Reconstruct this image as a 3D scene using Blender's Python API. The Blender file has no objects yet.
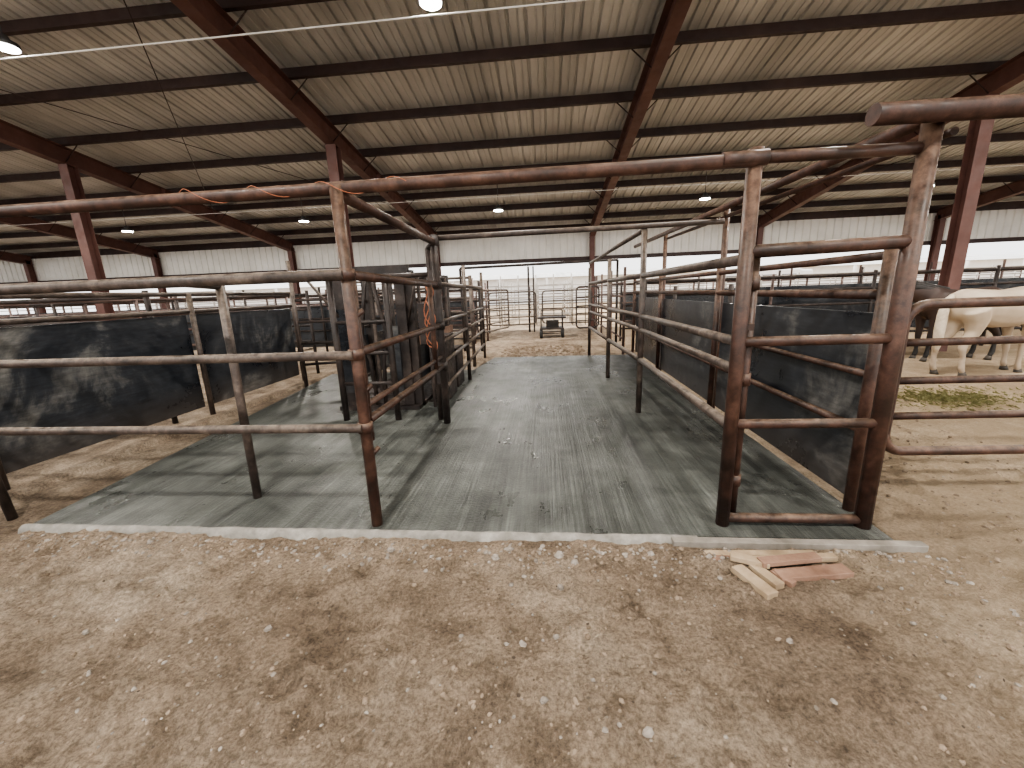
import bpy, bmesh, math, random
from mathutils import Vector, Matrix, noise
random.seed(7)
scene=bpy.context.scene
COL=scene.collection
scene.view_settings.look='AgX - Medium High Contrast'

# ------------------------------------------------------------ materials
def newmat(name):
    m=bpy.data.materials.new(name); m.use_nodes=True
    nt=m.node_tree; b=nt.nodes['Principled BSDF']
    return m,nt,b
def coords(nt,scale=(1,1,1),kind='Object',rot=(0,0,0)):
    tc=nt.nodes.new('ShaderNodeTexCoord'); mp=nt.nodes.new('ShaderNodeMapping')
    mp.inputs['Scale'].default_value=scale; mp.inputs['Rotation'].default_value=rot
    nt.links.new(tc.outputs[kind],mp.inputs['Vector']); return mp.outputs['Vector']
def noi(nt,vec,scale,detail=4,rough=.55,dist=0):
    n=nt.nodes.new('ShaderNodeTexNoise'); n.inputs['Scale'].default_value=scale
    n.inputs['Detail'].default_value=detail; n.inputs['Roughness'].default_value=rough; n.inputs['Distortion'].default_value=dist
    nt.links.new(vec,n.inputs['Vector']); return n.outputs['Fac']
def ramp(nt,fac,stops):
    r=nt.nodes.new('ShaderNodeValToRGB'); e=r.color_ramp.elements
    while len(e)<len(stops): e.new(.5)
    for el,(p,c) in zip(e,stops):
        el.position=p; el.color=(c[0],c[1],c[2],1) if hasattr(c,'__len__') else (c,c,c,1)
    nt.links.new(fac,r.inputs['Fac']); return r.outputs['Color']
def mix(nt,a,b,fac,mode='MIX'):
    m=nt.nodes.new('ShaderNodeMix'); m.data_type='RGBA'; m.blend_type=mode
    for s,v in ((m.inputs['Factor'],fac),(m.inputs['A'],a),(m.inputs['B'],b)):
        if isinstance(v,bpy.types.NodeSocket): nt.links.new(v,s)
        elif hasattr(v,'__len__'): s.default_value=(v[0],v[1],v[2],1)
        else: s.default_value=v
    return m.outputs['Result']
def bump(nt,b,h,strength=.3,dist=.02,prev=None):
    n=nt.nodes.new('ShaderNodeBump'); n.inputs['Strength'].default_value=strength
    n.inputs['Distance'].default_value=dist; nt.links.new(h,n.inputs['Height'])
    if prev: nt.links.new(prev,n.inputs['Normal'])
    nt.links.new(n.outputs['Normal'],b.inputs['Normal']); return n.outputs['Normal']

def mottled(name,c1,c2,c3,scale=3,rough=(.45,.75),metal=0,bs=.15,spec=.5,stops=(.32,.52,.72)):
    m,nt,b=newmat(name); v=coords(nt)
    f=noi(nt,v,scale,6,.65)
    col=ramp(nt,f,[(stops[0],c1),(stops[1],c2),(stops[2],c3)])
    nt.links.new(col,b.inputs['Base Color'])
    f2=noi(nt,v,scale*6,4)
    nt.links.new(ramp(nt,f2,[(.3,rough[0]),(.7,rough[1])]),b.inputs['Roughness'])
    b.inputs['Metallic'].default_value=metal
    b.inputs['Specular IOR Level'].default_value=spec
    if bs: bump(nt,b,f2,bs,.004)
    return m
def dustypipe(name,c1,c2,c3,dust,lo=.15,hi=1.1,amt=.62):
    m,nt,b=newmat(name); v=coords(nt); f=noi(nt,v,3.4,8,.72); f2=noi(nt,v,16,6,.7)
    col=ramp(nt,f,[(.38,c1),(.52,c2),(.68,c3)])
    g=nt.nodes.new('ShaderNodeNewGeometry'); sx=nt.nodes.new('ShaderNodeSeparateXYZ'); nt.links.new(g.outputs['Normal'],sx.inputs['Vector'])
    mr=nt.nodes.new('ShaderNodeMapRange'); mr.inputs['From Min'].default_value=lo; mr.inputs['From Max'].default_value=hi; mr.inputs['To Max'].default_value=amt
    nt.links.new(sx.outputs['Z'],mr.inputs['Value'])
    mu=nt.nodes.new('ShaderNodeMath'); mu.operation='MULTIPLY'; nt.links.new(mr.outputs['Result'],mu.inputs[0])
    nt.links.new(ramp(nt,f2,[(.35,.3),(.6,1.0)]),mu.inputs[1])
    col=mix(nt,col,dust,mu.outputs[0])
    col=mix(nt,col,ramp(nt,f2,[(.32,(.55,.55,.55)),(.5,(1,1,1)),(.68,(1.35,1.35,1.35))]),1,'MULTIPLY')
    nt.links.new(col,b.inputs['Base Color'])
    nt.links.new(ramp(nt,f2,[(.3,.34),(.7,.65)]),b.inputs['Roughness']); bump(nt,b,f2,.3,.005); return m
M={}
M['pipe']=dustypipe('rusty_primer_pipe',(.026,.013,.009),(.058,.027,.019),(.115,.062,.043),(.27,.19,.13))
M['pipe_dusty']=dustypipe('dusty_grey_pipe',(.032,.024,.020),(.068,.050,.042),(.14,.11,.09),(.32,.255,.195))
M['pipe_dark']=mottled('dark_pipe',(.014,.011,.010),(.032,.023,.020),(.085,.064,.054),3,(.4,.7))
M['pipe_far']=mottled('faded_pipe',(.045,.027,.022),(.09,.056,.048),(.18,.13,.11),1.2,(.45,.7),0,0)
M['pipe_pale']=mottled('galvanised_pale_pipe',(.27,.245,.22),(.38,.35,.315),(.5,.475,.44),1.2,(.45,.7),0,0)
M['beam']=mottled('red_oxide_beam',(.075,.032,.026),(.108,.049,.04),(.155,.079,.066),1.0,(.5,.75),0,0)
M['purlin']=mottled('dark_red_purlin',(.020,.010,.009),(.032,.015,.013),(.05,.026,.022),1.0,(.5,.75),0,0)
m,nt,b=newmat('scuffed_black_board'); v=coords(nt)
f=noi(nt,v,1.0,9,.68,.6); g1=noi(nt,coords(nt,(1,1,6)),5,6,.7)
c=ramp(nt,f,[(.42,(.009,.011,.015)),(.55,(.026,.029,.034)),(.70,(.15,.145,.135))])
c=mix(nt,c,ramp(nt,g1,[(.3,(.6,.6,.6)),(.7,(1.5,1.5,1.5))]),1,'MULTIPLY')
sx=nt.nodes.new('ShaderNodeSeparateXYZ'); nt.links.new(v,sx.inputs['Vector'])
mr=nt.nodes.new('ShaderNodeMapRange'); mr.inputs['From Min'].default_value=.5; mr.inputs['From Max'].default_value=.05; mr.inputs['To Max'].default_value=.35
nt.links.new(sx.outputs['Z'],mr.inputs['Value']); c=mix(nt,c,(.13,.105,.085),mr.outputs['Result'])
nt.links.new(c,b.inputs['Base Color']); nt.links.new(ramp(nt,f,[(.4,.25),(.65,.55)]),b.inputs['Roughness']); M['board']=m
M['wood']=mottled('cut_lumber',(.25,.18,.115),(.35,.265,.175),(.45,.355,.25),6,(.6,.85),0,.2)
M['wood_red']=mottled('weathered_brown_lumber',(.17,.095,.065),(.25,.15,.105),(.33,.215,.155),6,(.6,.85),0,.2)
M['wood_grey']=mottled('weathered_form_board',(.18,.16,.135),(.27,.245,.215),(.37,.34,.30),5,(.6,.85),0,.2)
M['curb']=mottled('drying_concrete_edge',(.17,.16,.14),(.27,.255,.23),(.41,.39,.355),7,(.75,.95),0,.5)
M['rock']=mottled('gravel_stone',(.17,.145,.12),(.29,.255,.22),(.44,.40,.355),9,(.7,.95),0,.4)
M['clod']=mottled('dirt_clod',(.17,.13,.095),(.26,.203,.152),(.35,.282,.218),9,(.9,1),0,.5,.1)
M['siding']=mottled('white_siding',(.62,.60,.56),(.70,.68,.64),(.76,.74,.71),1,(.4,.6),0,0)
M['orange']=mottled('orange_cord',(.24,.08,.04),(.34,.12,.06),(.42,.18,.1),5,(.5,.6),0,0)
M['cable']=mottled('white_conduit',(.6,.6,.58),(.7,.7,.68),(.75,.75,.73),5,(.4,.5),0,0)
M['lampbody']=mottled('lamp_housing',(.05,.05,.055),(.08,.08,.085),(.12,.12,.12),5,(.4,.5),.5,0)
M['hoof']=mottled('hoof_horn',(.03,.025,.02),(.06,.05,.04),(.1,.08,.06),20,(.4,.6),0,0)
M['rubber']=mottled('rubber_tyre',(.01,.01,.01),(.02,.02,.02),(.05,.05,.05),10,(.6,.8),0,0)
M['hay']=mottled('green_hay',(.16,.15,.06),(.25,.24,.11),(.42,.36,.2),14,(.8,.95),0,.4)
M['trailer']=mottled('white_trailer_paint',(.7,.7,.7),(.78,.78,.78),(.82,.82,.82),2,(.3,.5),0,0)
M['glass']=mottled('dark_trailer_glass',(.02,.02,.03),(.03,.03,.04),(.05,.05,.06),2,(.1,.2),0,0)
def emis(name,c,s):
    m,nt,b=newmat(name); b.inputs['Base Color'].default_value=(*c,1)
    b.inputs['Emission Color'].default_value=(*c,1); b.inputs['Emission Strength'].default_value=s; return m
M['led']=emis('led_diffuser',(1,.97,.92),60)
m,nt,b=newmat('galvalume_roof'); v=coords(nt,(1,.15,1)); f=noi(nt,v,1.2,5,.6)
nt.links.new(ramp(nt,f,[(.3,(.40,.40,.39)),(.55,(.56,.56,.55)),(.75,(.68,.68,.67))]),b.inputs['Base Color'])
b.inputs['Roughness'].default_value=.4; b.inputs['Metallic'].default_value=.25; M['roof']=m
# broom finished, still damp concrete
m,nt,b=newmat('fresh_damp_concrete')
v=coords(nt); vs=coords(nt,(30,.7,1)); vs2=coords(nt,(4.5,.22,1))
big=noi(nt,v,.8,7,.65); st=noi(nt,vs,1.5,5,.65); st2=noi(nt,vs2,1.2,4,.6); mid=noi(nt,coords(nt,(1.6,1,1)),3.2,7,.7)
c=ramp(nt,big,[(.36,(.048,.052,.047)),(.5,(.078,.083,.076)),(.64,(.122,.128,.118))])
s1=ramp(nt,st,[(.3,(.64,.64,.64)),(.5,(1,1,1)),(.7,(1.4,1.4,1.4))])
s2=ramp(nt,st2,[(.35,(.72,.72,.72)),(.62,(1.25,1.25,1.25))])
c=mix(nt,c,s1,1.0,'MULTIPLY'); c=mix(nt,c,s2,1.0,'MULTIPLY'); c=mix(nt,c,ramp(nt,mid,[(.34,(.78,.78,.78)),(.66,(1.22,1.22,1.21))]),1,'MULTIPLY')
nt.links.new(c,b.inputs['Base Color'])
nt.links.new(ramp(nt,noi(nt,coords(nt,(1,.6,1)),1.3,6,.65),[(.38,.25),(.6,.46)]),b.inputs['Roughness'])
b.inputs['Specular IOR Level'].default_value=.45
n1=bump(nt,b,st,.6,.014); fine=noi(nt,v,45,3); n2=bump(nt,b,fine,.5,.008,n1); bump(nt,b,mid,.2,.012,n2)
M['slab']=m
def dirt(name,a,bb,cc,hi):
    m,nt,b=newmat(name); v=coords(nt)
    f=noi(nt,v,.9,8,.62); f2=noi(nt,v,5,10,.75); f3=noi(nt,v,50,6,.78)
    c=ramp(nt,f,[(.34,a),(.5,bb),(.66,cc)])
    c=mix(nt,c,ramp(nt,f2,[(.36,(.64,.62,.60)),(.5,(1,1,1)),(.62,(1.28,1.28,1.28))]),1.0,'MULTIPLY')
    c=mix(nt,c,ramp(nt,f3,[(.36,(.58,.58,.58)),(.5,(1,1,1)),(.62,(1.38,1.38,1.38))]),1.0,'MULTIPLY')
    tc=nt.nodes.new('ShaderNodeTexCoord'); sx=nt.nodes.new('ShaderNodeSeparateXYZ')
    nt.links.new(tc.outputs['Object'],sx.inputs['Vector'])
    ad=nt.nodes.new('ShaderNodeMath'); ad.operation='ADD'; 
    mu=nt.nodes.new('ShaderNodeMath'); mu.operation='MULTIPLY'; mu.inputs[1].default_value=3.0
    nt.links.new(f,mu.inputs[0]); nt.links.new(sx.outputs['X'],ad.inputs[0]); nt.links.new(mu.outputs[0],ad.inputs[1])
    mr=nt.nodes.new('ShaderNodeMapRange'); mr.inputs['From Min'].default_value=2.6; mr.inputs['From Max'].default_value=4.6
    nt.links.new(ad.outputs[0],mr.inputs['Value'])
    c=mix(nt,c,mix(nt,c,hi,.55),mr.outputs['Result'])
    vo=nt.nodes.new('ShaderNodeTexVoronoi'); vo.inputs['Scale'].default_value=28; nt.links.new(v,vo.inputs['Vector'])
    sp=nt.nodes.new('ShaderNodeSeparateColor'); nt.links.new(vo.outputs['Color'],sp.inputs['Color'])
    thr=nt.nodes.new('ShaderNodeMath'); thr.operation='MULTIPLY'; thr.inputs[1].default_value=.25; nt.links.new(sp.outputs['Red'],thr.inputs[0])
    lt=nt.nodes.new('ShaderNodeMath'); lt.operation='LESS_THAN'; nt.links.new(vo.outputs['Distance'],lt.inputs[0]); nt.links.new(thr.outputs[0],lt.inputs[1])
    g2=nt.nodes.new('ShaderNodeMath'); g2.operation='GREATER_THAN'; g2.inputs[1].default_value=.74; nt.links.new(sp.outputs['Green'],g2.inputs[0])
    an=nt.nodes.new('ShaderNodeMath'); an.operation='MULTIPLY'; nt.links.new(lt.outputs[0],an.inputs[0]); nt.links.new(g2.outputs[0],an.inputs[1])
    c=mix(nt,c,ramp(nt,sp.outputs['Blue'],[(.2,(.14,.11,.085)),(.8,(.42,.365,.30))]),an.outputs[0])
    nt.links.new(c,b.inputs['Base Color']); b.inputs['Roughness'].default_value=.95
    b.inputs['Specular IOR Level'].default_value=.15
    n1=bump(nt,b,f2,1,.06); n2=bump(nt,b,f3,1,.017,n1); bump(nt,b,an.outputs[0],.5,.008,n2)
    return m
M['dirt']=dirt('packed_dirt',(.198,.150,.109),(.302,.238,.178),(.425,.35,.272),(.47,.365,.245))

# ------------------------------------------------------------ mesh builder
class MB:
    def __init__(s): s.v=[]; s.f=[]; s.mi=[]; s.mats=[]; s.cur=0; s.sm=[]
    def mat(s,k):
        if k not in s.mats: s.mats.append(k)
        s.cur=s.mats.index(k); return s
    def face(s,f,sm=False): s.f.append(f); s.mi.append(s.cur); s.sm.append(sm)
    def tube(s,pts,r,n=10,r2=None,cap=True):
        pts=[Vector(p) for p in pts]; k=len(pts); base=len(s.v)
        rs=r if hasattr(r,'__len__') else [r]*k
        r2=rs if r2 is None else r2
        up=None
        for i,p in enumerate(pts):
            t=(pts[min(i+1,k-1)]-pts[max(i-1,0)]).normalized()
            if up is None:
                ref=Vector((0,1,0)) if abs(t.y)<.9 else Vector((1,0,0))
                a=t.cross(ref).normalized()
            else:
                a=(up-t*up.dot(t)).normalized()
            up=a; c=t.cross(a)
            for j in range(n):
                an=2*math.pi*j/n
                s.v.append(p+a*math.cos(an)*rs[i]+c*math.sin(an)*r2[i])
        for i in range(k-1):
            for j in range(n):
                q=base+i*n+j; w=base+i*n+(j+1)%n
                s.face((q,w,w+n,q+n),True)
        if cap:
            s.face(tuple(base+j for j in reversed(range(n))))
            s.face(tuple(base+(k-1)*n+j for j in range(n)))
        return s
    def pipe(s,a,b,r=.03,n=14):
        s.tube([a,b],r,n); return s
    def box(s,x0,x1,y0,y1,z0,z1,M4=None):
        b=len(s.v)
        for z in (z0,z1):
            for x,y in ((x0,y0),(x1,y0),(x1,y1),(x0,y1)):
                p=Vector((x,y,z)); s.v.append(M4@p if M4 else p)
        for f in ((3,2,1,0),(4,5,6,7),(0,1,5,4),(1,2,6,5),(2,3,7,6),(3,0,4,7)):
            s.face(tuple(b+i for i in f))
        return s
    def obj(s,name,parent=None,bevel=0,smooth=True):
        me=bpy.data.meshes.new(name); me.from_pydata([tuple(p) for p in s.v],[],s.f)
        for k in s.mats: me.materials.append(M[k])
        for p,mi,sm in zip(me.polygons,s.mi,s.sm): p.material_index=mi; p.use_smooth=sm and smooth
        me.update()
        o=bpy.data.objects.new(name,me); COL.objects.link(o)
        if parent: o.parent=parent
        if bevel:
            bv=o.modifiers.new('bevel','BEVEL'); bv.width=bevel; bv.segments=2; bv.limit_method='ANGLE'
        return o
def empty(name,loc=(0,0,0),rz=0):
    e=bpy.data.objects.new(name,None); COL.objects.link(e); e.location=loc; e.rotation_euler=(0,0,rz); e.empty_display_size=.2; return e

# ------------------------------------------------------------ ground
def axis(parts):
    out=[]
    for a,b,st in parts:
        n=max(1,int(round((b-a)/st)))
        out+= [a+(b-a)*i/n for i in range(n)]
    out.append(parts[-1][1]); return out
xs=axis([(-90,-20,10),(-20,-5,.8),(-5,4,.025),(4,9,.1),(9,20,.6),(20,90,10)])
ys=axis([(-30,-2,2),(-2,.3,.2),(.3,2.45,.022),(2.45,6,.1),(6,19,.3),(19,120,10)])
prints=[(random.uniform(-4,4),random.uniform(.5,2.25),random.uniform(.04,.09),random.uniform(.6,1.7)) for _ in range(170)]+[(random.uniform(2.4,7),random.uniform(2.4,7),random.uniform(.07,.12),1.6) for _ in range(180)]
cell={}
for p in prints: 
    for i in (-1,0,1):
        for j in (-1,0,1): cell.setdefault((math.floor(p[0]*4)+i,math.floor(p[1]*4)+j),[]).append(p)
def gh(x,y):
    if -4.9<x<2.18 and y>2.45 and y<10.1: return -.09
    h=-.042
    if -8<x<9 and -1<y<19:
        h+= .024*noise.noise(Vector((x*1.1,y*1.1,0)))+.020*noise.noise(Vector((x*3.7,y*3.7,3)))+.020*abs(noise.noise(Vector((x*9,y*9,7))))
        if y<2.5:
            k=max(0,noise.noise(Vector((x*1.6,y*1.6,9)))+.35)
            h+=.026*k*noise.noise(Vector((x*18,y*18,1)))+.016*k*noise.noise(Vector((x*38,y*38,1)))
            for yr in (1.15,1.75): h-=.014*math.exp(-((y-yr-.12*math.sin(x*.8))/.09)**2)
        for px,py,r,a in cell.get((math.floor(x*4),math.floor(y*4)),()):
            d=((x-px)**2+(y-py)**2)**.5/r
            if d<1.8: h+= a*(-.019*max(0,1-d*d) + .009*math.exp(-((d-1.15)/.25)**2))
    if 2.15<y<2.45 and -4<x<.7: h+=.028*max(0,noise.noise(Vector((x*2.5,1,0)))+.2)
    return min(h,-.004) if y<2.5 else h
mb=MB().mat('dirt')
for y in ys:
    for x in xs: mb.v.append(Vector((x,y,gh(x,y))))
W=len(xs)
for j in range(len(ys)-1):
    for i in range(W-1):
        a=j*W+i; mb.face((a,a+1,a+W+1,a+W),True)
mb.obj('ground')

mb=MB().mat('slab')
out=[(-3.97,2.42),(2.14,2.42),(2.14,10.0),(-1.35,10.0),(-1.6,8.4),(-4.7,8.2)]
n=len(out)
for z in (-.12,0):
    for x,y in out: mb.v.append(Vector((x,y,z)))
mb.face(tuple(range(n,2*n)))
for i in range(n): mb.face((i,(i+1)%n,n+(i+1)%n,n+i))
mb.obj('concrete_slab_floor')
mb=MB().mat('curb'); N=260
for i in range(N+1):
    x=-4.02+(0.95+4.02)*i/N
    e=.012*noise.noise(Vector((x*5,0,0)))+.008*noise.noise(Vector((x*20,0,0))); g=.014*noise.noise(Vector((x*9,4,0)))+.014*noise.noise(Vector((x*25,4,0)))
    mb.v+= [Vector((x,2.428+e,.003)),Vector((x,2.405+e,.005)),Vector((x,2.378+g,-.012+g*.5)),Vector((x,2.355+g*1.8,-.09))]
for i in range(N):
    for k in range(3):
        a=i*4+k; mb.face((a+1,a+5,a+4,a),True)
mb.obj('slab_front_edge')
mb=MB().mat('wood_grey').box(.78,2.28,2.343,2.40,-.06,.010)
mb.obj('form_board',bevel=.004)

# ------------------------------------------------------------ gravel
mb=MB().mat('rock')
def rock(x,y,r):
    b=len(mb.v); z=gh(x,y)+r*.1
    sx,sy,sz=random.uniform(.7,1.2),random.uniform(.7,1.2),random.uniform(.45,.8)
    ro=random.random()*3
    def P(th,ph):
        d=Vector((math.sin(th)*math.cos(ph),math.sin(th)*math.sin(ph),math.cos(th)))
        k=1+.35*noise.noise(d*1.7+Vector((x*31,y*17,0)))
        d=Vector((d.x*sx,d.y*sy,d.z*sz))*r*k
        d.rotate(Matrix.Rotation(ro,3,'Z')); return Vector((x,y,z))+d
    mb.v.append(P(0,0))
    for t in (1,2,3):
        for p in range(6): mb.v.append(P(t*math.pi/4,p*math.pi/3+t*.3))
    mb.v.append(P(math.pi,0))
    for p in range(6):
        q=(p+1)%6
        mb.face((b,b+1+p,b+1+q))
        for t in range(2):
            o=b+1+t*6; mb.face((o+p,o+6+p,o+6+q,o+q))
        mb.face((b+13+p,b+19,b+13+q))
for i in range(5200):
    mb.mat('clod' if i%5 else 'rock')
    x=random.uniform(-4.2,3.8); y=random.uniform(.3,2.3)
    if noise.noise(Vector((x*1.3,y*1.3,5)))+random.uniform(-.3,.3)<-.03: continue
    rock(x,y,random.choice([.003,.004,.005,.006,.007,.009,.012]))
for i in range(850):
    mb.mat('clod' if i%2 else 'rock')
    x=random.uniform(-3.9,2.4); y=2.33-abs(random.gauss(0,.13)); rock(x,y,random.choice([.005,.008,.011,.016]))
for i in range(85):
    mb.mat('clod' if i%3 else 'rock')
    x=random.uniform(-3,2.6); y=random.uniform(.8,2.3); rock(x,y,random.choice([.012,.015,.018]))
mb.mat('rock')
for x,y,r in ((-.35,2.2,.03),(.05,2.22,.035),(.14,2.15,.03),(.05,1.98,.028),(-.27,2.26,.03),(.62,2.27,.025),(-1.45,1.6,.02),(.35,1.2,.025),(-1.05,2.24,.025)): rock(x,y,r)
for _ in range(260):
    mb.mat('clod'); rock(random.uniform(-1.3,1),random.uniform(10.1,12.3),random.choice([.02,.03,.05,.06]))
for i in range(500):
    mb.mat('clod'); rock(random.uniform(2.5,4.3),random.uniform(1.6,5.0),random.choice([.008,.012,.018]))
mb.obj('gravel_stones')
mb=MB()
def plank(mt,cx,cy,z,L,w,t,ang):
    mb.mat(mt); R=Matrix.Translation((cx,cy,z))@Matrix.Rotation(math.radians(ang),4,'Z')
    mb.box(-L/2,L/2,-w/2,w/2,0,t,R)
plank('wood',1.28,2.285,-.035,.66,.05,.02,2)
plank('wood_red',1.22,2.225,-.035,.5,.045,.02,-2)
plank('wood',1.42,2.20,-.012,.5,.045,.035,6)
plank('wood_red',1.47,2.10,-.03,.42,.085,.035,9)
plank('wood_red',1.38,2.17,.008,.36,.06,.03,10)
plank('wood',1.12,2.03,-.035,.24,.075,.035,-68)
plank('wood',1.205,2.07,-.03,.18,.06,.035,-70)
plank('wood_red',1.29,2.06,-.035,.12,.045,.035,-60)
plank('wood',1.16,2.17,-.0,.2,.06,.03,-20)
mb.obj('lumber_scraps',bevel=.003)

# ------------------------------------------------------------ pens near
def F(name,mat,items,r=.03):
    mb=MB().mat(mat)
    for it in items:
        a,b=it[0],it[1]; rr=it[2] if len(it)>2 else r
        mb.pipe(a,b,rr)
    return mb.obj(name)
F('overhead_pipe_rail','pipe',[((-9,2.50,2.21),(1.16,2.54,2.265),.038),((1.0,2.54,2.275),(2.06,2.58,2.28),.033),((.98,2.54,2.27),(1.22,2.54,2.275),.043)])
F('pipe_fence','pipe_dusty',[((-7,2.47,1.74),(-1.25,2.47,1.745),.036),((-7,2.45,1.235),(-1.25,2.46,1.24),.03),((-7,2.45,.735),(-1.25,2.46,.745),.03),
   ((-2.45,2.87,0),(-2.40,2.84,1.76),.032),((-2.40,2.84,1.72),(-2.40,2.47,1.74),.025),((-4.45,2.62,-.08),(-4.45,2.52,1.74),.032),((-6,2.55,-.08),(-6,2.55,1.74),.032)])
mb=MB().mat('pipe').pipe((-1.25,2.5,0),(-1.25,2.5,2.26),.038)
for z in (.74,1.24,1.745): mb.pipe((-1.25,2.5,z-.035),(-1.25,2.5,z+.035),.05)
for z in (.55,1.0,1.5): mb.pipe((-1.25,2.5,z-.03),(-1.20,2.56,z+.02),.018)
mb.pipe((-1.255,2.57,.62),(-1.255,2.57,1.78),.026)
mb.obj('gate_post')
F('side_gate','pipe',[((-1.25,2.56,1.745),(-1.3,4.75,1.72),.032),((-1.25,2.56,1.25),(-1.3,4.75,1.24),.03),((-1.25,2.56,.77),(-1.3,4.75,.74),.03),
   ((-1.25,2.56,.88),(-1.3,4.75,.86),.022),((-1.25,2.5,2.22),(-1.3,4.75,2.2),.036),((-1.29,4.45,.74),(-1.29,4.45,1.72),.028)])
mb=MB().mat('pipe_dark')
mb.pipe((-1.3,4.8,0),(-1.3,4.8,2.28),.045); mb.pipe((-1.42,4.95,0),(-1.42,4.95,2.15),.035); mb.pipe((-1.42,4.95,2.15),(-1.3,4.8,2.2),.03)
mb.pipe((-1.42,4.95,.5),(-1.3,4.8,.5),.03)
for z in (.74,1.24,1.72,2.2): mb.pipe((-1.3,4.8,z-.05),(-1.3,4.8,z+.05),.058)
mb.box(-1.40,-1.32,4.84,4.90,.5,1.9)
mb.obj('twin_gate_post')
F('overhead_pipe_rail','pipe_dusty',[((-1.3,4.85,2.25),(2.1,5.25,2.33),.032)])
YG=2.57
mb=MB().mat('pipe')
for a,b,r in [((1.17,YG,0),(1.17,YG,2.33),.042),((1.25,YG+.07,.02),(1.25,YG+.07,1.80),.034),((2.06,YG,0),(2.06,YG,2.47),.048),
   ((1.17,YG,.05),(2.06,YG,.05),.032),((1.17,YG,.72),(2.06,YG,.72),.031),((1.17,YG,1.25),(2.06,YG,1.25),.031),((1.17,YG,1.78),(2.06,YG,1.80),.038)]: mb.pipe(a,b,r)
for z in (.3,1.0,1.6): mb.pipe((1.17,YG,z),(1.26,YG+.07,z),.02); mb.pipe((1.25,YG+.07,z-.04),(1.25,YG+.07,z+.04),.044)
mb.box(1.165,1.25,YG-.012,YG+.04,1.32,1.36)
mb.obj('man_gate')
it=[]
P=[(1.17,2.6),(1.17,5.17),(1.09,7.35),(1.02,10.0)]
for a,b in zip(P,P[1:]):
    for z,r in ((1.74,.034),(1.25,.032),(1.08,.028),(.70,.034)):
        it.append(((a[0],a[1],z),(b[0],b[1],z),r))
for x,y in P[1:]: it.append(((x,y,0),(x,y,2.27 if y<6 else 2.1),.036))
it.append(((1.17,5.17,2.27),(1.02,10,2.2),.03))
F('lane_fence','pipe_dusty',it)
it=[]
P=[(-1.4,4.95),(-1.5,7.4),(-1.6,10.0)]
for a,b in zip(P,P[1:]):
    for z,r in ((1.74,.03),(1.25,.028),(.98,.026),(.7,.03),(.35,.028)):
        it.append(((a[0],a[1],z),(b[0],b[1],z),r))
for x,y in P[1:]: it.append(((x,y,0),(x,y,2.1),.034))
F('lane_fence','pipe_dusty',it)
def boarded(name,x0,ylist,zb,zt,top,side):
    e=empty(name)
    mb=MB().mat('board')
    for a,b in zip(ylist,ylist[1:]):
        mb.box(x0+side*.045,x0+side*.065,a+.05,b-.04,zb,zt)
    mb.obj('boards',e,bevel=.006)
    mb=MB().mat('pipe')
    for y in ylist: mb.pipe((x0,y,-.05),(x0,y,top),.036)
    mb.pipe((x0,ylist[0],1.5),(x0,ylist[-1],1.5),.032)
    mb.pipe((x0,ylist[0],.98),(x0,ylist[-1],.98),.024)
    mb.pipe((x0,ylist[0],.6),(x0,ylist[-1],.6),.028)
    mb.pipe((x0,ylist[0],1.74),(x0,ylist[-1],1.74),.028)
    mb.obj('rails',e)
    return e
boarded('boarded_pipe_fence',2.12,[2.78,5.3,7.9,10.2],.05,1.38,1.8,1)
F('overhead_pipe_rail','pipe',[((2.06,2.5,2.43),(2.1,10.2,2.55),.036),((2.2,2.6,2.36),(2.2,7.9,2.45),.022)])
F('tall_pipe_post','pipe',[((2.2,5.42,-.05),(2.2,5.42,2.53),.036)]); F('tall_pipe_post','pipe',[((2.2,8.02,-.05),(2.2,8.02,2.53),.036)])
def boarded_left():
    e=empty('boarded_pipe_fence'); yl=[-1.8,.6,3.0,5.4,7.75]; x0=-5.12
    mb=MB().mat('board')
    for a,b in zip(yl,yl[1:]): mb.box(x0-.02,x0,a+.06,b-.05,.10,1.45)
    mb.obj('boards',e,bevel=.006)
    mb=MB().mat('pipe_dusty')
    for y in yl: mb.pipe((x0+.05,y,-.05),(x0+.05,y,1.75),.036)
    for z in (1.74,1.5): mb.pipe((x0+.03,yl[0],z),(x0+.03,yl[-1],z),.03)
    mb.obj('rails',e)
boarded_left()
F('header_pipe','pipe',[((1.68,2.46,2.42),(9,2.75,2.44),.052)])
def bowgate(name,p0,ang,L,zb,zt,rails,mat='pipe',r=.034,cr=.14):
    mb=MB().mat(mat); c,s=math.cos(ang),math.sin(ang)
    def W_(u,z): return (p0[0]+u*c,p0[1]+u*s,z)
    pts=[]
    for (cx,cz,a0) in ((cr,zb+cr,180),(L-cr,zb+cr,270),(L-cr,zt-cr,0),(cr,zt-cr,90)):
        for k in range(6):
            a=math.radians(a0+k*18); pts.append(W_(cx+cr*math.cos(a),cz+cr*math.sin(a)))
    pts.append(pts[0]); pts.append(pts[1])
    mb.tube(pts,r,12)
    for z in rails: mb.pipe(W_(0,z),W_(L,z),r*.8)
    return mb.obj(name)
bowgate('bow_gate',(2.43,2.98),math.radians(2),3.4,.36,1.42,[.63,.89,1.16])
F('gate_post','pipe',[((2.33,2.95,-.08),(2.33,2.95,1.5),.045)])
F('gate_post','pipe',[((5.95,3.12,-.08),(5.95,3.12,2.46),.05)])
mb=MB().mat('orange'); pts=[]
for i in range(60):
    u=i/59; x=-2.35+1.55*u
    pts.append((x,2.5+.045*math.cos(u*22),2.25+.035*math.sin(u*22)+.02*noise.noise(Vector((u*6,0,0)))))
mb.tube(pts,.0025,6)
mb.tube([(-1.42+.04*math.sin(i*.7),4.72,1.72-.5*math.sin(i/20*math.pi)) for i in range(21)],.007,6)
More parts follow.
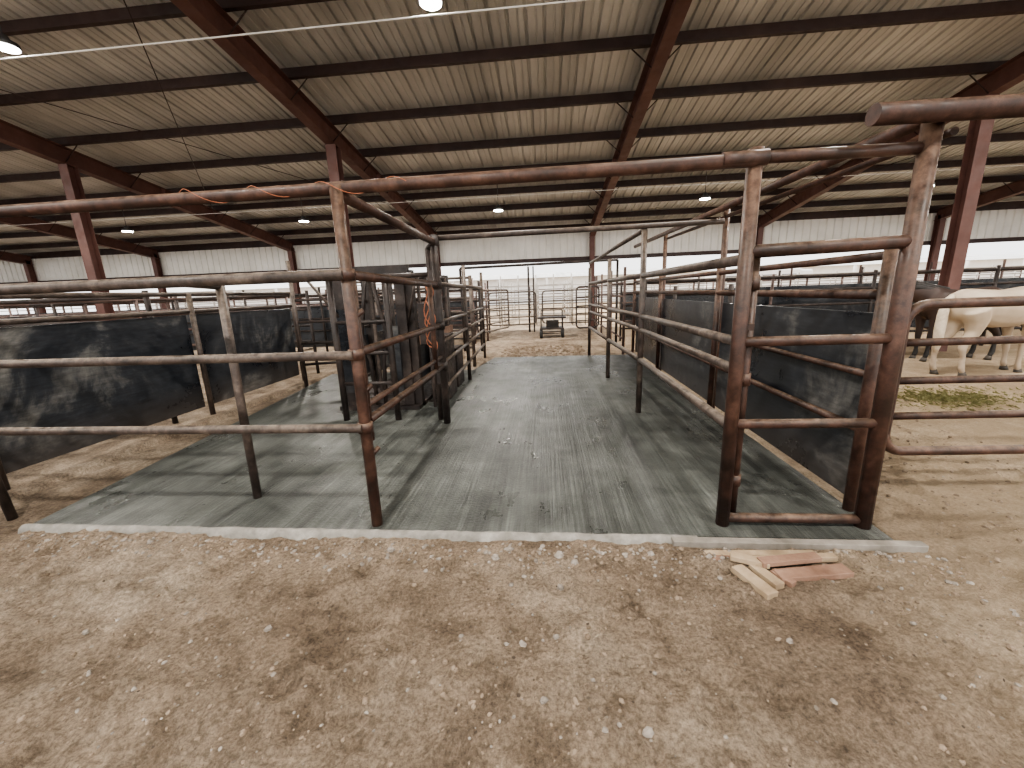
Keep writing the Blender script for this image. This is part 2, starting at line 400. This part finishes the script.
mb.tube([(-1.35+.03*math.sin(i*.9),4.70,1.72-.045*i) for i in range(20)],.006,6)
mb.tube([(-1.5+.05*math.sin(i*.8),5.02,1.74-.7*math.sin(i/20*math.pi)-.01*i) for i in range(21)],.007,6)
mb.obj('orange_extension_cord')

# working chute
e=empty('cattle_squeeze_chute')
mb=MB().mat('pipe_dark')
for x in (-2.72,-2.0):
    mb.pipe((x,4.95,0),(x,4.95,1.85),.04)
mb.pipe((-2.72,4.95,1.85),(-1.42,4.95,1.85),.03)
for z in (.5,.9,1.3): mb.pipe((-2.72,4.95,z),(-2.0,4.95,z),.024)
for x in (-3.0,-1.9):
    for y in (5.6,6.6,7.6): mb.box(x-.05,x+.05,y-.06,y+.06,0,1.95)
    for z in (.35,.75,1.15,1.55,1.9): mb.pipe((x,5.6,z),(x,7.6,z),.03)
for y in (5.6,6.6,7.6): mb.pipe((-3.0,y,1.93),(-1.9,y,1.93),.03)
mb.box(-3.0,-1.9,5.52,5.62,1.85,2.02); mb.box(-3.05,-1.85,5.4,7.7,.0,.06)
for x in (-2.88,-2.02): mb.box(x-.07,x+.07,5.48,5.6,.06,1.85)
for s in (-1,1):   # curved head-catch bars
    mb.tube([(-2.45+s*.05,5.5,1.85),(-2.45+s*.12,5.5,1.45),(-2.45+s*.18,5.5,1.1),(-2.45+s*.10,5.5,.7),(-2.45+s*.06,5.5,.06)],.03,10)
mb.obj('frame',e)
mb=MB().mat('board')
mb.box(-1.87,-1.85,5.65,7.5,.3,.9); mb.box(-3.05,-3.03,5.65,7.5,.3,1.0)
mb.box(-2.95,-2.66,5.46,5.49,.25,1.45); mb.box(-2.26,-2.08,5.46,5.49,.25,1.2)
mb.obj('side_sheets',e)
mb=MB().mat('pipe_dusty')
for i in range(5):
    x=-2.9+.22*i; mb.box(x-.02,x+.02,5.55,5.59,.25,1.9)
for i in range(5):
    y=5.75+.4*i; mb.box(-1.85,-1.82,y-.03,y+.03,.9,1.9)
mb.pipe((-1.95,5.5,1.2),(-1.7,5.2,1.75),.018); mb.pipe((-2.9,5.5,1.3),(-3.15,5.2,1.85),.018)
mb.obj('levers_and_drop_bars',e)
mb=MB().mat('wood_red'); mb.box(-1.84,-1.81,5.62,7.6,.92,1.04); mb.obj('kick_boards',e)
mb=MB().mat('pipe_dark'); mb.box(-1.78,-1.52,5.9,6.4,.02,1.0); mb.pipe((-1.62,5.95,.9),(-1.62,6.2,1.35),.03)
mb.box(-1.74,-1.55,5.35,5.6,.95,1.5); mb.pipe((-1.64,5.47,.02),(-1.64,5.47,1.0),.025); mb.box(-1.8,-1.56,6.7,7.2,.02,.7)
mb.tube([(-1.64,5.4,1.0),(-1.55,5.3,.5),(-1.6,5.5,.1),(-1.8,5.7,.05)],.018,8); mb.obj('hydraulic_cabinets',e,bevel=.01)
F('tall_pipe_post','pipe_dusty',[((-4.65,7.15,-.05),(-4.65,7.15,2.3),.036)])
F('pipe_fence','pipe_dark',[((-4.65,7.15,z),(-3.1,7.7,z),.026) for z in (.4,.8,1.2,1.6)]+[((-3.1,7.7,-.02),(-3.1,7.7,1.9),.035)])
mb=MB().mat('board'); mb.box(-4.5,-3.3,9.0,9.03,.1,1.2); mb.obj('sheeted_alley_panel')
F('pipe_fence','pipe_dusty',[((x,9.05,-.05),(x,9.05,2.0),.04) for x in (-4.55,-3.9,-3.25,-2.5,-1.7)]+[((-4.55,9.05,z),(-1.7,9.05,z),.028) for z in (.4,.8,1.2,1.5,1.75,1.95)])

def run(p,q,rails,step,h,mat='pipe_far',r=.026,name='pipe_fence'):
    p=Vector(p);q=Vector(q);L=(q-p).length;n=max(1,round(L/step)); mb=MB().mat(mat)
    for z in rails: mb.tube([(p.x,p.y,z),(q.x,q.y,z)],r,8)
    for i in range(n+1):
        w=p.lerp(q,i/n); mb.tube([(w.x,w.y,-.08),(w.x,w.y,h)],r*1.3,8)
    return mb.obj(name)
R5=(.35,.7,1.05,1.4,1.72)
run((-30,8.5),(-5.2,8.5),R5,3,1.8,'pipe_dark')
run((-30,5.0),(-5.3,5.0),(1.72,1.4,.9),3,1.8,'pipe_dark')
run((-30,11.4),(-1.9,11.4),R5,2.4,1.95,'pipe_dark')
run((-30,14),(-2.1,14),R5,2.4,1.95)
run((-30,16.6),(-2.4,16.6),R5,2.4,2.0)
run((2.3,13),(30,13),R5,2.4,1.95,'pipe_dark')
run((1.9,16.0),(30,16.0),R5,2.4,2.1)
run((2.4,10.3),(26,10.6),R5,2.6,1.8,'pipe_dark',.03)
run((2.4,5.6),(2.4,10.3),(1.1,1.5),2.4,1.6,'pipe_dark')
for x in (5.5,9.5,14): run((x,10.6),(x,16),R5,2,1.8)
for x in (-8,-12,-17): run((x,5.0),(x,16.6),R5,2.4,1.8)
run((-2.4,11.4),(-2.4,16.6),R5,2,2.1); run((1.9,10.3),(1.9,16.6),R5,2,2.1)
R7=(.25,.5,.75,1.0,1.3,1.6,1.9)
run((-30,19.5),(-2.3,19.5),R7,1.6,2.0,'pipe_pale',.022)
run((-2.3,20.5),(1.2,20.5),R7,.9,2.4,'pipe_pale',.024)
run((1.8,19.5),(30,19.5),R7,1.6,2.0,'pipe_pale',.022)
run((-30,24),(30,24),R7,1.8,2.0,'pipe_pale',.024)
run((-30,29),(30,29),R5,2.4,2.0,'pipe_far',.028)
for x in (-2.3,-.6,1.2,6,-9): run((x,19.5),(x,29),R5,2.4,2.2,'pipe_pale',.022)
bowgate('bow_gate',(-2.35,16.4),math.radians(8),1.9,.3,1.6,[.6,.9,1.2],'pipe_dusty',.03)
bowgate('bow_gate',(-.2,16.9),math.radians(-4),2.0,.3,1.6,[.6,.9,1.2],'pipe_dusty',.03)
bowgate('bow_gate',(-2.3,13.2),math.radians(70),2.4,.3,1.7,[.55,.8,1.05,1.35],'pipe_dusty',.028)
bowgate('bow_gate',(1.0,14.2),math.radians(20),.85,.3,1.7,[.55,.8,1.05,1.35],'pipe_dark',.028)
F('overhead_pipe_rail','pipe_dark',[((-2.4,11.4,2.3),(1.9,11.4,2.35),.035),((-2.4,11.4,0),(-2.4,11.4,2.3),.035),((1.9,11.4,0),(1.9,11.4,2.35),.035)])
F('tall_pipe_post','pipe_dark',[((-.75,16.9,-.05),(-.75,16.9,2.6),.04),((-.55,16.9,-.05),(-.55,16.9,2.6),.03)])
mb=MB().mat('board'); mb.box(3.2,26,10.70,10.73,.4,1.5); mb.box(3,30,17.0,17.03,.1,1.45); mb.box(-32,-3,17.0,17.03,.1,1.45); mb.box(-30,-5.3,11.5,11.53,.2,1.3); mb.obj('windbreak_boards')

# ------------------------------------------------------------ building
SL=.1437
def rz(y): return 6.6-SL*y
Y0,Y1=-7.0,18.4
frames=[1.95+6.77*k for k in range(-7,7)]
def ibeam(mb,a,b,w,h,updir):
    a=Vector(a);b=Vector(b);t=(b-a).normalized();u=(Vector(updir)-t*t.dot(Vector(updir))).normalized();s=t.cross(u)
    def slab(u0,u1,s0,s1):
        k=len(mb.v)
        for p in (a,b):
            for uu,ss in ((u0,s0),(u0,s1),(u1,s1),(u1,s0)): mb.v.append(p+u*uu+s*ss)
        for f in ((3,2,1,0),(4,5,6,7),(0,1,5,4),(1,2,6,5),(2,3,7,6),(3,0,4,7)): mb.face(tuple(k+i for i in f))
    tf=.014
    slab(-h/2,-h/2+tf,-w/2,w/2); slab(h/2-tf,h/2,-w/2,w/2); slab(-h/2+tf,h/2-tf,-.006,.006)
for i,x in enumerate(frames):
    e=empty('portal_frame')
    mb=MB().mat('beam'); ibeam(mb,(x,Y0,rz(Y0)),(x,Y1,rz(Y1)),.22,.40,(0,0,1))
    for y in (4.3,12.2): mb.box(x-.11,x+.11,y-.02,y+.02,rz(y)-.24,rz(y)+.2)
    mb.obj('rafter',e)
    mb=MB().mat('beam'); ibeam(mb,(x,Y1-.2,-.08),(x,Y1-.2,rz(Y1)),.20,.25,(0,1,0))
    if abs(x-1.95)>.1 : ibeam(mb,(x,9.75,-.08),(x,9.75,rz(9.75)-.19),.24,.24,(0,1,0))
    mb.obj('columns',e)
    mb=MB().mat('purlin')
    for y in [8.2+1.5*k for k in range(-8,7)]:
        if y<Y0+.2: continue
        for s in (-1,1): mb.tube([(x,y,rz(y)-.17),(x+s*.45,y+.02,rz(y)+.24)],.012,5)
    mb.obj('flange_braces',e)
XL,XR=frames[0]-1,frames[-1]+1
mb=MB().mat('purlin')
for k in range(-10,7):
    y=8.2+1.5*k
    if y<Y0 or y>Y1: continue
    z=rz(y)+.2
    mb.box(XL,XR,y-.003,y+.003,z,z+.2); mb.box(XL,XR,y-.075,y,z,z+.006); mb.box(XL,XR,y,y+.075,z+.186,z+.192)
    mb.box(XL,XR,y-.078,y-.072,z,z+.025)
mb.box(XL,XR,Y1-.02,Y1+.02,rz(Y1)+.1,rz(Y1)+.39)
mb.obj('roof_purlins')
mb=MB().mat('roof'); prof=[]
x=XL
while x<XR:
    prof+=[(x,0),(x+.115,0),(x+.125,.012),(x+.145,.012),(x+.155,0),(x+.235,0),(x+.25,.042),(x+.285,.042)]; x+=.30
for y in (Y0-.2,Y1+.5):
    for px,pz in prof: mb.v.append(Vector((px,y,rz(y)+.40+pz)))
n=len(prof)
for i in range(n-1): mb.face((i+1,i,n+i,n+i+1))
mb.obj('ceiling')
mb=MB().mat('siding'); prof=[]
x=XL
while x<XR:
    prof+=[(x,0),(x+.17,0),(x+.19,.04),(x+.25,.04),(x+.27,0)]; x+=.30
for z in (2.9,rz(Y1)+.36):
    for px,pz in prof: mb.v.append(Vector((px,Y1+pz,z)))
n=len(prof)
for i in range(n-1): mb.face((i+1,i,n+i,n+i+1))
mb.mat('purlin'); mb.box(XL,XR,Y1-.08,Y1-.01,2.84,3.0)
mb.obj('wall_back')
mb=MB().mat('purlin')
def rodx(x,y0,x2,y2):
    s=.12 if x2>x else -.12
    mb.tube([(x+s,y0,rz(y0)-.05),(x2-s,y2,rz(y2)-.05)],.009,5)
rodx(frames[5],5,frames[6],14); rodx(frames[6],5,frames[5],14); rodx(frames[9],5,frames[8],14); rodx(frames[8],5,frames[9],14)
mb.obj('brace_rods')
mb=MB().mat('cable'); mb.tube([(-25,6.0,5.14),(0,6.0,5.12),(20,6,5.14)],.012,6); mb.tube([(-25,13.05,4.45),(20,13.05,4.45)],.008,6)
mb.obj('light_conduit')
for yy in (-1.0,6.1,13.1):
    for xx in (-20.3,-14,-7.75,-1.45,4.66,10.65,16.9):
        zz=rz(yy)-.4-(.25 if yy>10 else 0)
        e=empty('high_bay_lamp',(xx,yy,zz))
        mb=MB().mat('lampbody')
        mb.tube([(0,0,.16),(0,0,.10),(0,0,.06),(0,0,0)],[.05,.07,.15,.16],20)
        mb.tube([(0,0,.16),(0,0,.75)],.008,6)
        mb.obj('housing',e)
        mb=MB().mat('led'); mb.tube([(0,0,-.004),(0,0,-.012)],.14,20); mb.obj('diffuser',e)
        L=bpy.data.lights.new('lamp_light','AREA'); L.shape='DISK'; L.size=.3; L.energy=(400 if yy<0 else 230); L.color=(1,.94,.86)
        o=bpy.data.objects.new('lamp_light',L); COL.objects.link(o); o.parent=e; o.location=(0,0,-.03)

# ------------------------------------------------------------ horses
def coat(name,body,low,hi):
    m,nt,b=newmat(name); v=coords(nt); f=noi(nt,v,2.2,4)
    c=ramp(nt,f,[(.3,body),(.7,hi)])
    tc=nt.nodes.new('ShaderNodeTexCoord'); sx=nt.nodes.new('ShaderNodeSeparateXYZ')
    nt.links.new(tc.outputs['Object'],sx.inputs['Vector'])
    mr=nt.nodes.new('ShaderNodeMapRange'); mr.inputs['From Min'].default_value=.35; mr.inputs['From Max'].default_value=.75
    nt.links.new(sx.outputs['Z'],mr.inputs['Value'])
    c=mix(nt,low,c,mr.outputs['Result']); nt.links.new(c,b.inputs['Base Color'])
    b.inputs['Roughness'].default_value=.55; return m
M['palomino']=coat('palomino_coat',(.40,.31,.225),(.42,.34,.26),(.54,.46,.36))
M['bay']=coat('bay_coat',(.03,.016,.012),(.012,.01,.009),(.055,.03,.022))
M['mane_light']=mottled('flaxen_mane',(.5,.42,.32),(.62,.54,.43),(.7,.63,.52),12,(.6,.8),0,.3)
M['mane_dark']=mottled('black_mane',(.01,.008,.007),(.02,.016,.014),(.04,.03,.03),12,(.5,.7),0,.3)
M['blaze']=mottled('white_blaze',(.7,.68,.65),(.75,.73,.7),(.8,.78,.75),6,(.6,.8),0,0)
def horse(name,loc,ang,skin,mane,head='up',blaze=False,s=1.0,stride=0):
    e=empty(name,loc,math.radians(ang)); e.scale=(s,s,s)
    mb=MB().mat(skin)
    B=[(-.86,1.20,.05,.08),(-.80,1.20,.17,.20),(-.62,1.20,.27,.27),(-.35,1.16,.285,.29),(0,1.11,.30,.315),(.28,1.12,.285,.33),(.5,1.17,.25,.31),(.68,1.2,.17,.23),(.76,1.2,.06,.1)]
    mb.tube([(x,0,z) for x,z,a,b in B],[b for x,z,a,b in B],16,[a for x,z,a,b in B])
    if head=='up':
        N=[(.42,1.26,.17,.26),(.62,1.38,.13,.24),(.82,1.56,.10,.19),(.98,1.72,.085,.14)]
        H=[(.92,1.78,.07,.09),(1.02,1.74,.092,.135),(1.16,1.64,.085,.125),(1.3,1.5,.062,.085),(1.42,1.385,.055,.068),(1.49,1.32,.045,.05)]
    elif head=='mid':
        N=[(.42,1.24,.17,.26),(.66,1.33,.13,.22),(.92,1.44,.10,.17),(1.12,1.50,.085,.13)]
        H=[(1.08,1.55,.07,.08),(1.16,1.52,.092,.13),(1.28,1.41,.085,.12),(1.38,1.26,.062,.085),(1.46,1.13,.055,.068),(1.50,1.06,.045,.05)]
    else:
        N=[(.45,1.2,.17,.26),(.7,1.22,.13,.22),(.95,1.18,.10,.17),(1.15,1.1,.085,.14)]
        H=[(1.14,1.16,.07,.09),(1.22,1.08,.092,.13),(1.32,.94,.085,.12),(1.40,.78,.062,.085),(1.46,.65,.055,.068),(1.49,.58,.045,.05)]
    mb.tube([(x,0,z) for x,z,a,b in N],[b for x,z,a,b in N],14,[a for x,z,a,b in N])
    mb.tube([(x,0,z) for x,z,a,b in H],[b for x,z,a,b in H],14,[a for x,z,a,b in H])
    hx,hz=(H[1][0]-.06,H[1][1]+.1)
    for sy in (-1,1):
        mb.tube([(hx,sy*.05,hz-.02),(hx-.01,sy*.065,hz+.07),(hx+.0,sy*.06,hz+.15)],[.032,.034,.006],8)
    hooves=[]
    for k,sy in enumerate((-1,1)):
        d=stride*sy
        fl=[(.50,1.08,.13),(.52,.86,.09),(.52+d*.5,.66,.062),(.53+d*.7,.50,.056),(.53+d*.8,.44,.05),(.53+d,.26,.036),(.53+d,.15,.046),(.56+d,.07,.042)]
        mb.tube([(x,sy*.15,z) for x,z,r in fl],[r for x,z,r in fl],10)
        hooves.append((.57+d,sy*.15))
        d=-d
        hl=[(-.60,1.14,.20),(-.50,.92,.15),(-.56+d*.3,.72,.095),(-.70+d*.6,.55,.06),(-.725+d*.7,.49,.058),(-.70+d,.34,.04),(-.69+d,.16,.048),(-.65+d,.07,.043)]
        mb.tube([(x,sy*.15,z) for x,z,r in hl],[r for x,z,r in hl],10)
        hooves.append((-.64+d,sy*.15))
    o=mb.obj('body',e)
    rm=o.modifiers.new('remesh','REMESH'); rm.mode='VOXEL'; rm.voxel_size=.022; rm.use_smooth_shade=True
    sm=o.modifiers.new('smooth','SMOOTH'); sm.factor=.6; sm.iterations=6
    mb=MB().mat('hoof')
    for x,y in hooves: mb.tube([(x-.015,y,.085),(x+.01,y,0)],[.044,.062],12)
    ex,ez=H[1][0]+.06,H[1][1]-.01
    for sy in (-1,1):
        mb.tube([(ex,sy*.068,ez),(ex,sy*.092,ez)],[.02,.012],8)
        mb.tube([(H[-1][0]-.02,sy*.03,H[-1][1]+.03),(H[-1][0]-.0,sy*.047,H[-1][1]+.035)],[.012,.012],8)
    mb.obj('hooves_eyes_nostrils',e)
    mb=MB().mat(mane)
    mb.tube([(-.84,0,1.36),(-.93,0,1.28),(-.96,0,1.05),(-.95,.01,.8),(-.93,.02,.55),(-.92,.02,.42)],[.04,.055,.07,.075,.06,.02],10)
    for i in range(3):
        pts=[];rr=[]
        for x,z,a,b in N:
            pts.append((x-b*.55-.01,.04+.02*i,z+b*.72-.04*i)); rr.append(.05)
        mb.tube(pts,rr,8,[.025]*len(rr))
    mb.tube([(hx-.02,0,hz+.05),(H[2][0]-.04,0,H[2][1]+.12)],[.035,.012],8)
    mb.obj('mane_and_tail',e)
    if blaze:
        mb=MB().mat('blaze')
        mb.tube([(H[1][0]+.07,0,H[1][1]+.08),(H[3][0]+.035,0,H[3][1]+.05),(H[4][0]+.03,0,H[4][1]+.03)],[.03,.028,.03],8); mb.obj('blaze_marking',e)
    return e
G=-.045
horse('horse',(7.35,7.35,G),10,'palomino','mane_light','down',False,.98,.08)
horse('horse',(8.0,8.7,G),183,'bay','mane_dark','mid',True,.97,.03)
horse('horse',(13.2,8.8,G),200,'bay','mane_dark','down',False,1.0,.05)

e=empty('utility_cart',(.15,14.6,-.03))
mb=MB().mat('rubber')
for x in (-.38,.38):
    for y in (-.3,.3): mb.tube([(x-.05,y,.16),(x+.05,y,.16)],.16,16)
mb.obj('wheels',e)
mb=MB().mat('pipe_dark')
mb.box(-.42,.42,-.4,.4,.3,.36); mb.box(-.5,.5,-.3,.3,.68,.73)
for x in (-.38,.38):
    for y in (-.25,.25): mb.pipe((x,y,.3),(x,y,.95 if y>0 else .7),.02)
mb.pipe((-.38,.25,.95),(.38,.25,.95),.02); mb.pipe((-.33,-.3,.16),(.33,-.3,.16),.015); mb.pipe((-.33,.3,.16),(.33,.3,.16),.015)
mb.box(-.2,.25,-.15,.15,.36,.6)
mb.obj('frame',e,)
mb=MB().mat('hay')
for _ in range(2600):
    a=random.random()*6.28; r=abs(random.gauss(0,.45)); x=5.4+r*math.cos(a)*1.6; y=5.7+r*math.sin(a)*.8
    z=gh(x,y)+random.uniform(0,.03); l=random.uniform(.04,.1); t=random.random()*3.14
    dx,dy=math.cos(t)*l,math.sin(t)*l; k=len(mb.v)
    mb.v+=[Vector((x,y,z)),Vector((x+dx,y+dy,z+random.uniform(0,.03))),Vector((x+dx+.006,y+dy+.006,z+.004)),Vector((x+.006,y+.006,z))]
    mb.face((k,k+1,k+2,k+3))
mb.obj('hay_pile')
def trailer(x,y,ang):
    e=empty('livestock_trailer',(x,y,0),math.radians(ang))
    mb=MB().mat('trailer'); mb.box(-3.2,3.2,-1.05,1.05,.6,2.6); mb.box(3.2,4.2,-.9,.9,1.2,2.5); mb.obj('shell',e,bevel=.12)
    mb=MB().mat('glass')
    for i in range(4): mb.box(-2.8+1.5*i,-1.7+1.5*i,-1.07,-1.05,1.7,2.2)
    mb.obj('slats',e)
    mb=MB().mat('rubber')
    for xx in (-.6,.35):
        for yy in (-1.0,1.0): mb.tube([(xx,yy-.12,.32),(xx,yy+.12,.32)],.36,18)
    mb.obj('wheels',e)
trailer(16,34,5); trailer(-17,36,-4)
e=empty('distant_barn',(0,52,0))
mb=MB().mat('trailer'); mb.box(-60,60,4,4.1,0,3.4)
for i in range(-10,11): mb.box(i*6-.12,i*6+.12,-.12,.12,0,3.2)
mb.obj('walls',e)
mb=MB().mat('roof'); k=len(mb.v)
mb.v+=[Vector((-61,3,3.4)),Vector((61,3,3.4)),Vector((61,9,4.2)),Vector((-61,9,4.2))]; mb.face((k,k+1,k+2,k+3)); mb.obj('roof',e)

# ------------------------------------------------------------ light
w=bpy.data.worlds.new('World'); scene.world=w; w.use_nodes=True
bg=w.node_tree.nodes['Background']; bg.inputs['Color'].default_value=(.98,.975,.96,1); bg.inputs['Strength'].default_value=2.45
S=bpy.data.lights.new('sun','SUN'); S.energy=8; S.angle=.02; S.color=(1,.96,.9)
o=bpy.data.objects.new('sun',S); COL.objects.link(o); o.rotation_euler=Vector((.25,-.25,-1)).to_track_quat('-Z','Y').to_euler()

# ------------------------------------------------------------ camera
f=400.0
Yc=Vector((35,93,-400)).normalized(); Xc=Vector((4212,66,400)); Xc=(Xc-Yc*Xc.dot(Yc)).normalized(); Zc=Xc.cross(Yc)
R=Matrix((Xc,Yc,Zc)).to_4x4()
cam=bpy.data.cameras.new('camera'); cam.lens=f/1024*36; cam.sensor_width=36; cam.clip_start=.05; cam.clip_end=500
co=bpy.data.objects.new('camera',cam); COL.objects.link(co); co.matrix_world=Matrix.Translation((0,0,1.6))@R
scene.camera=co
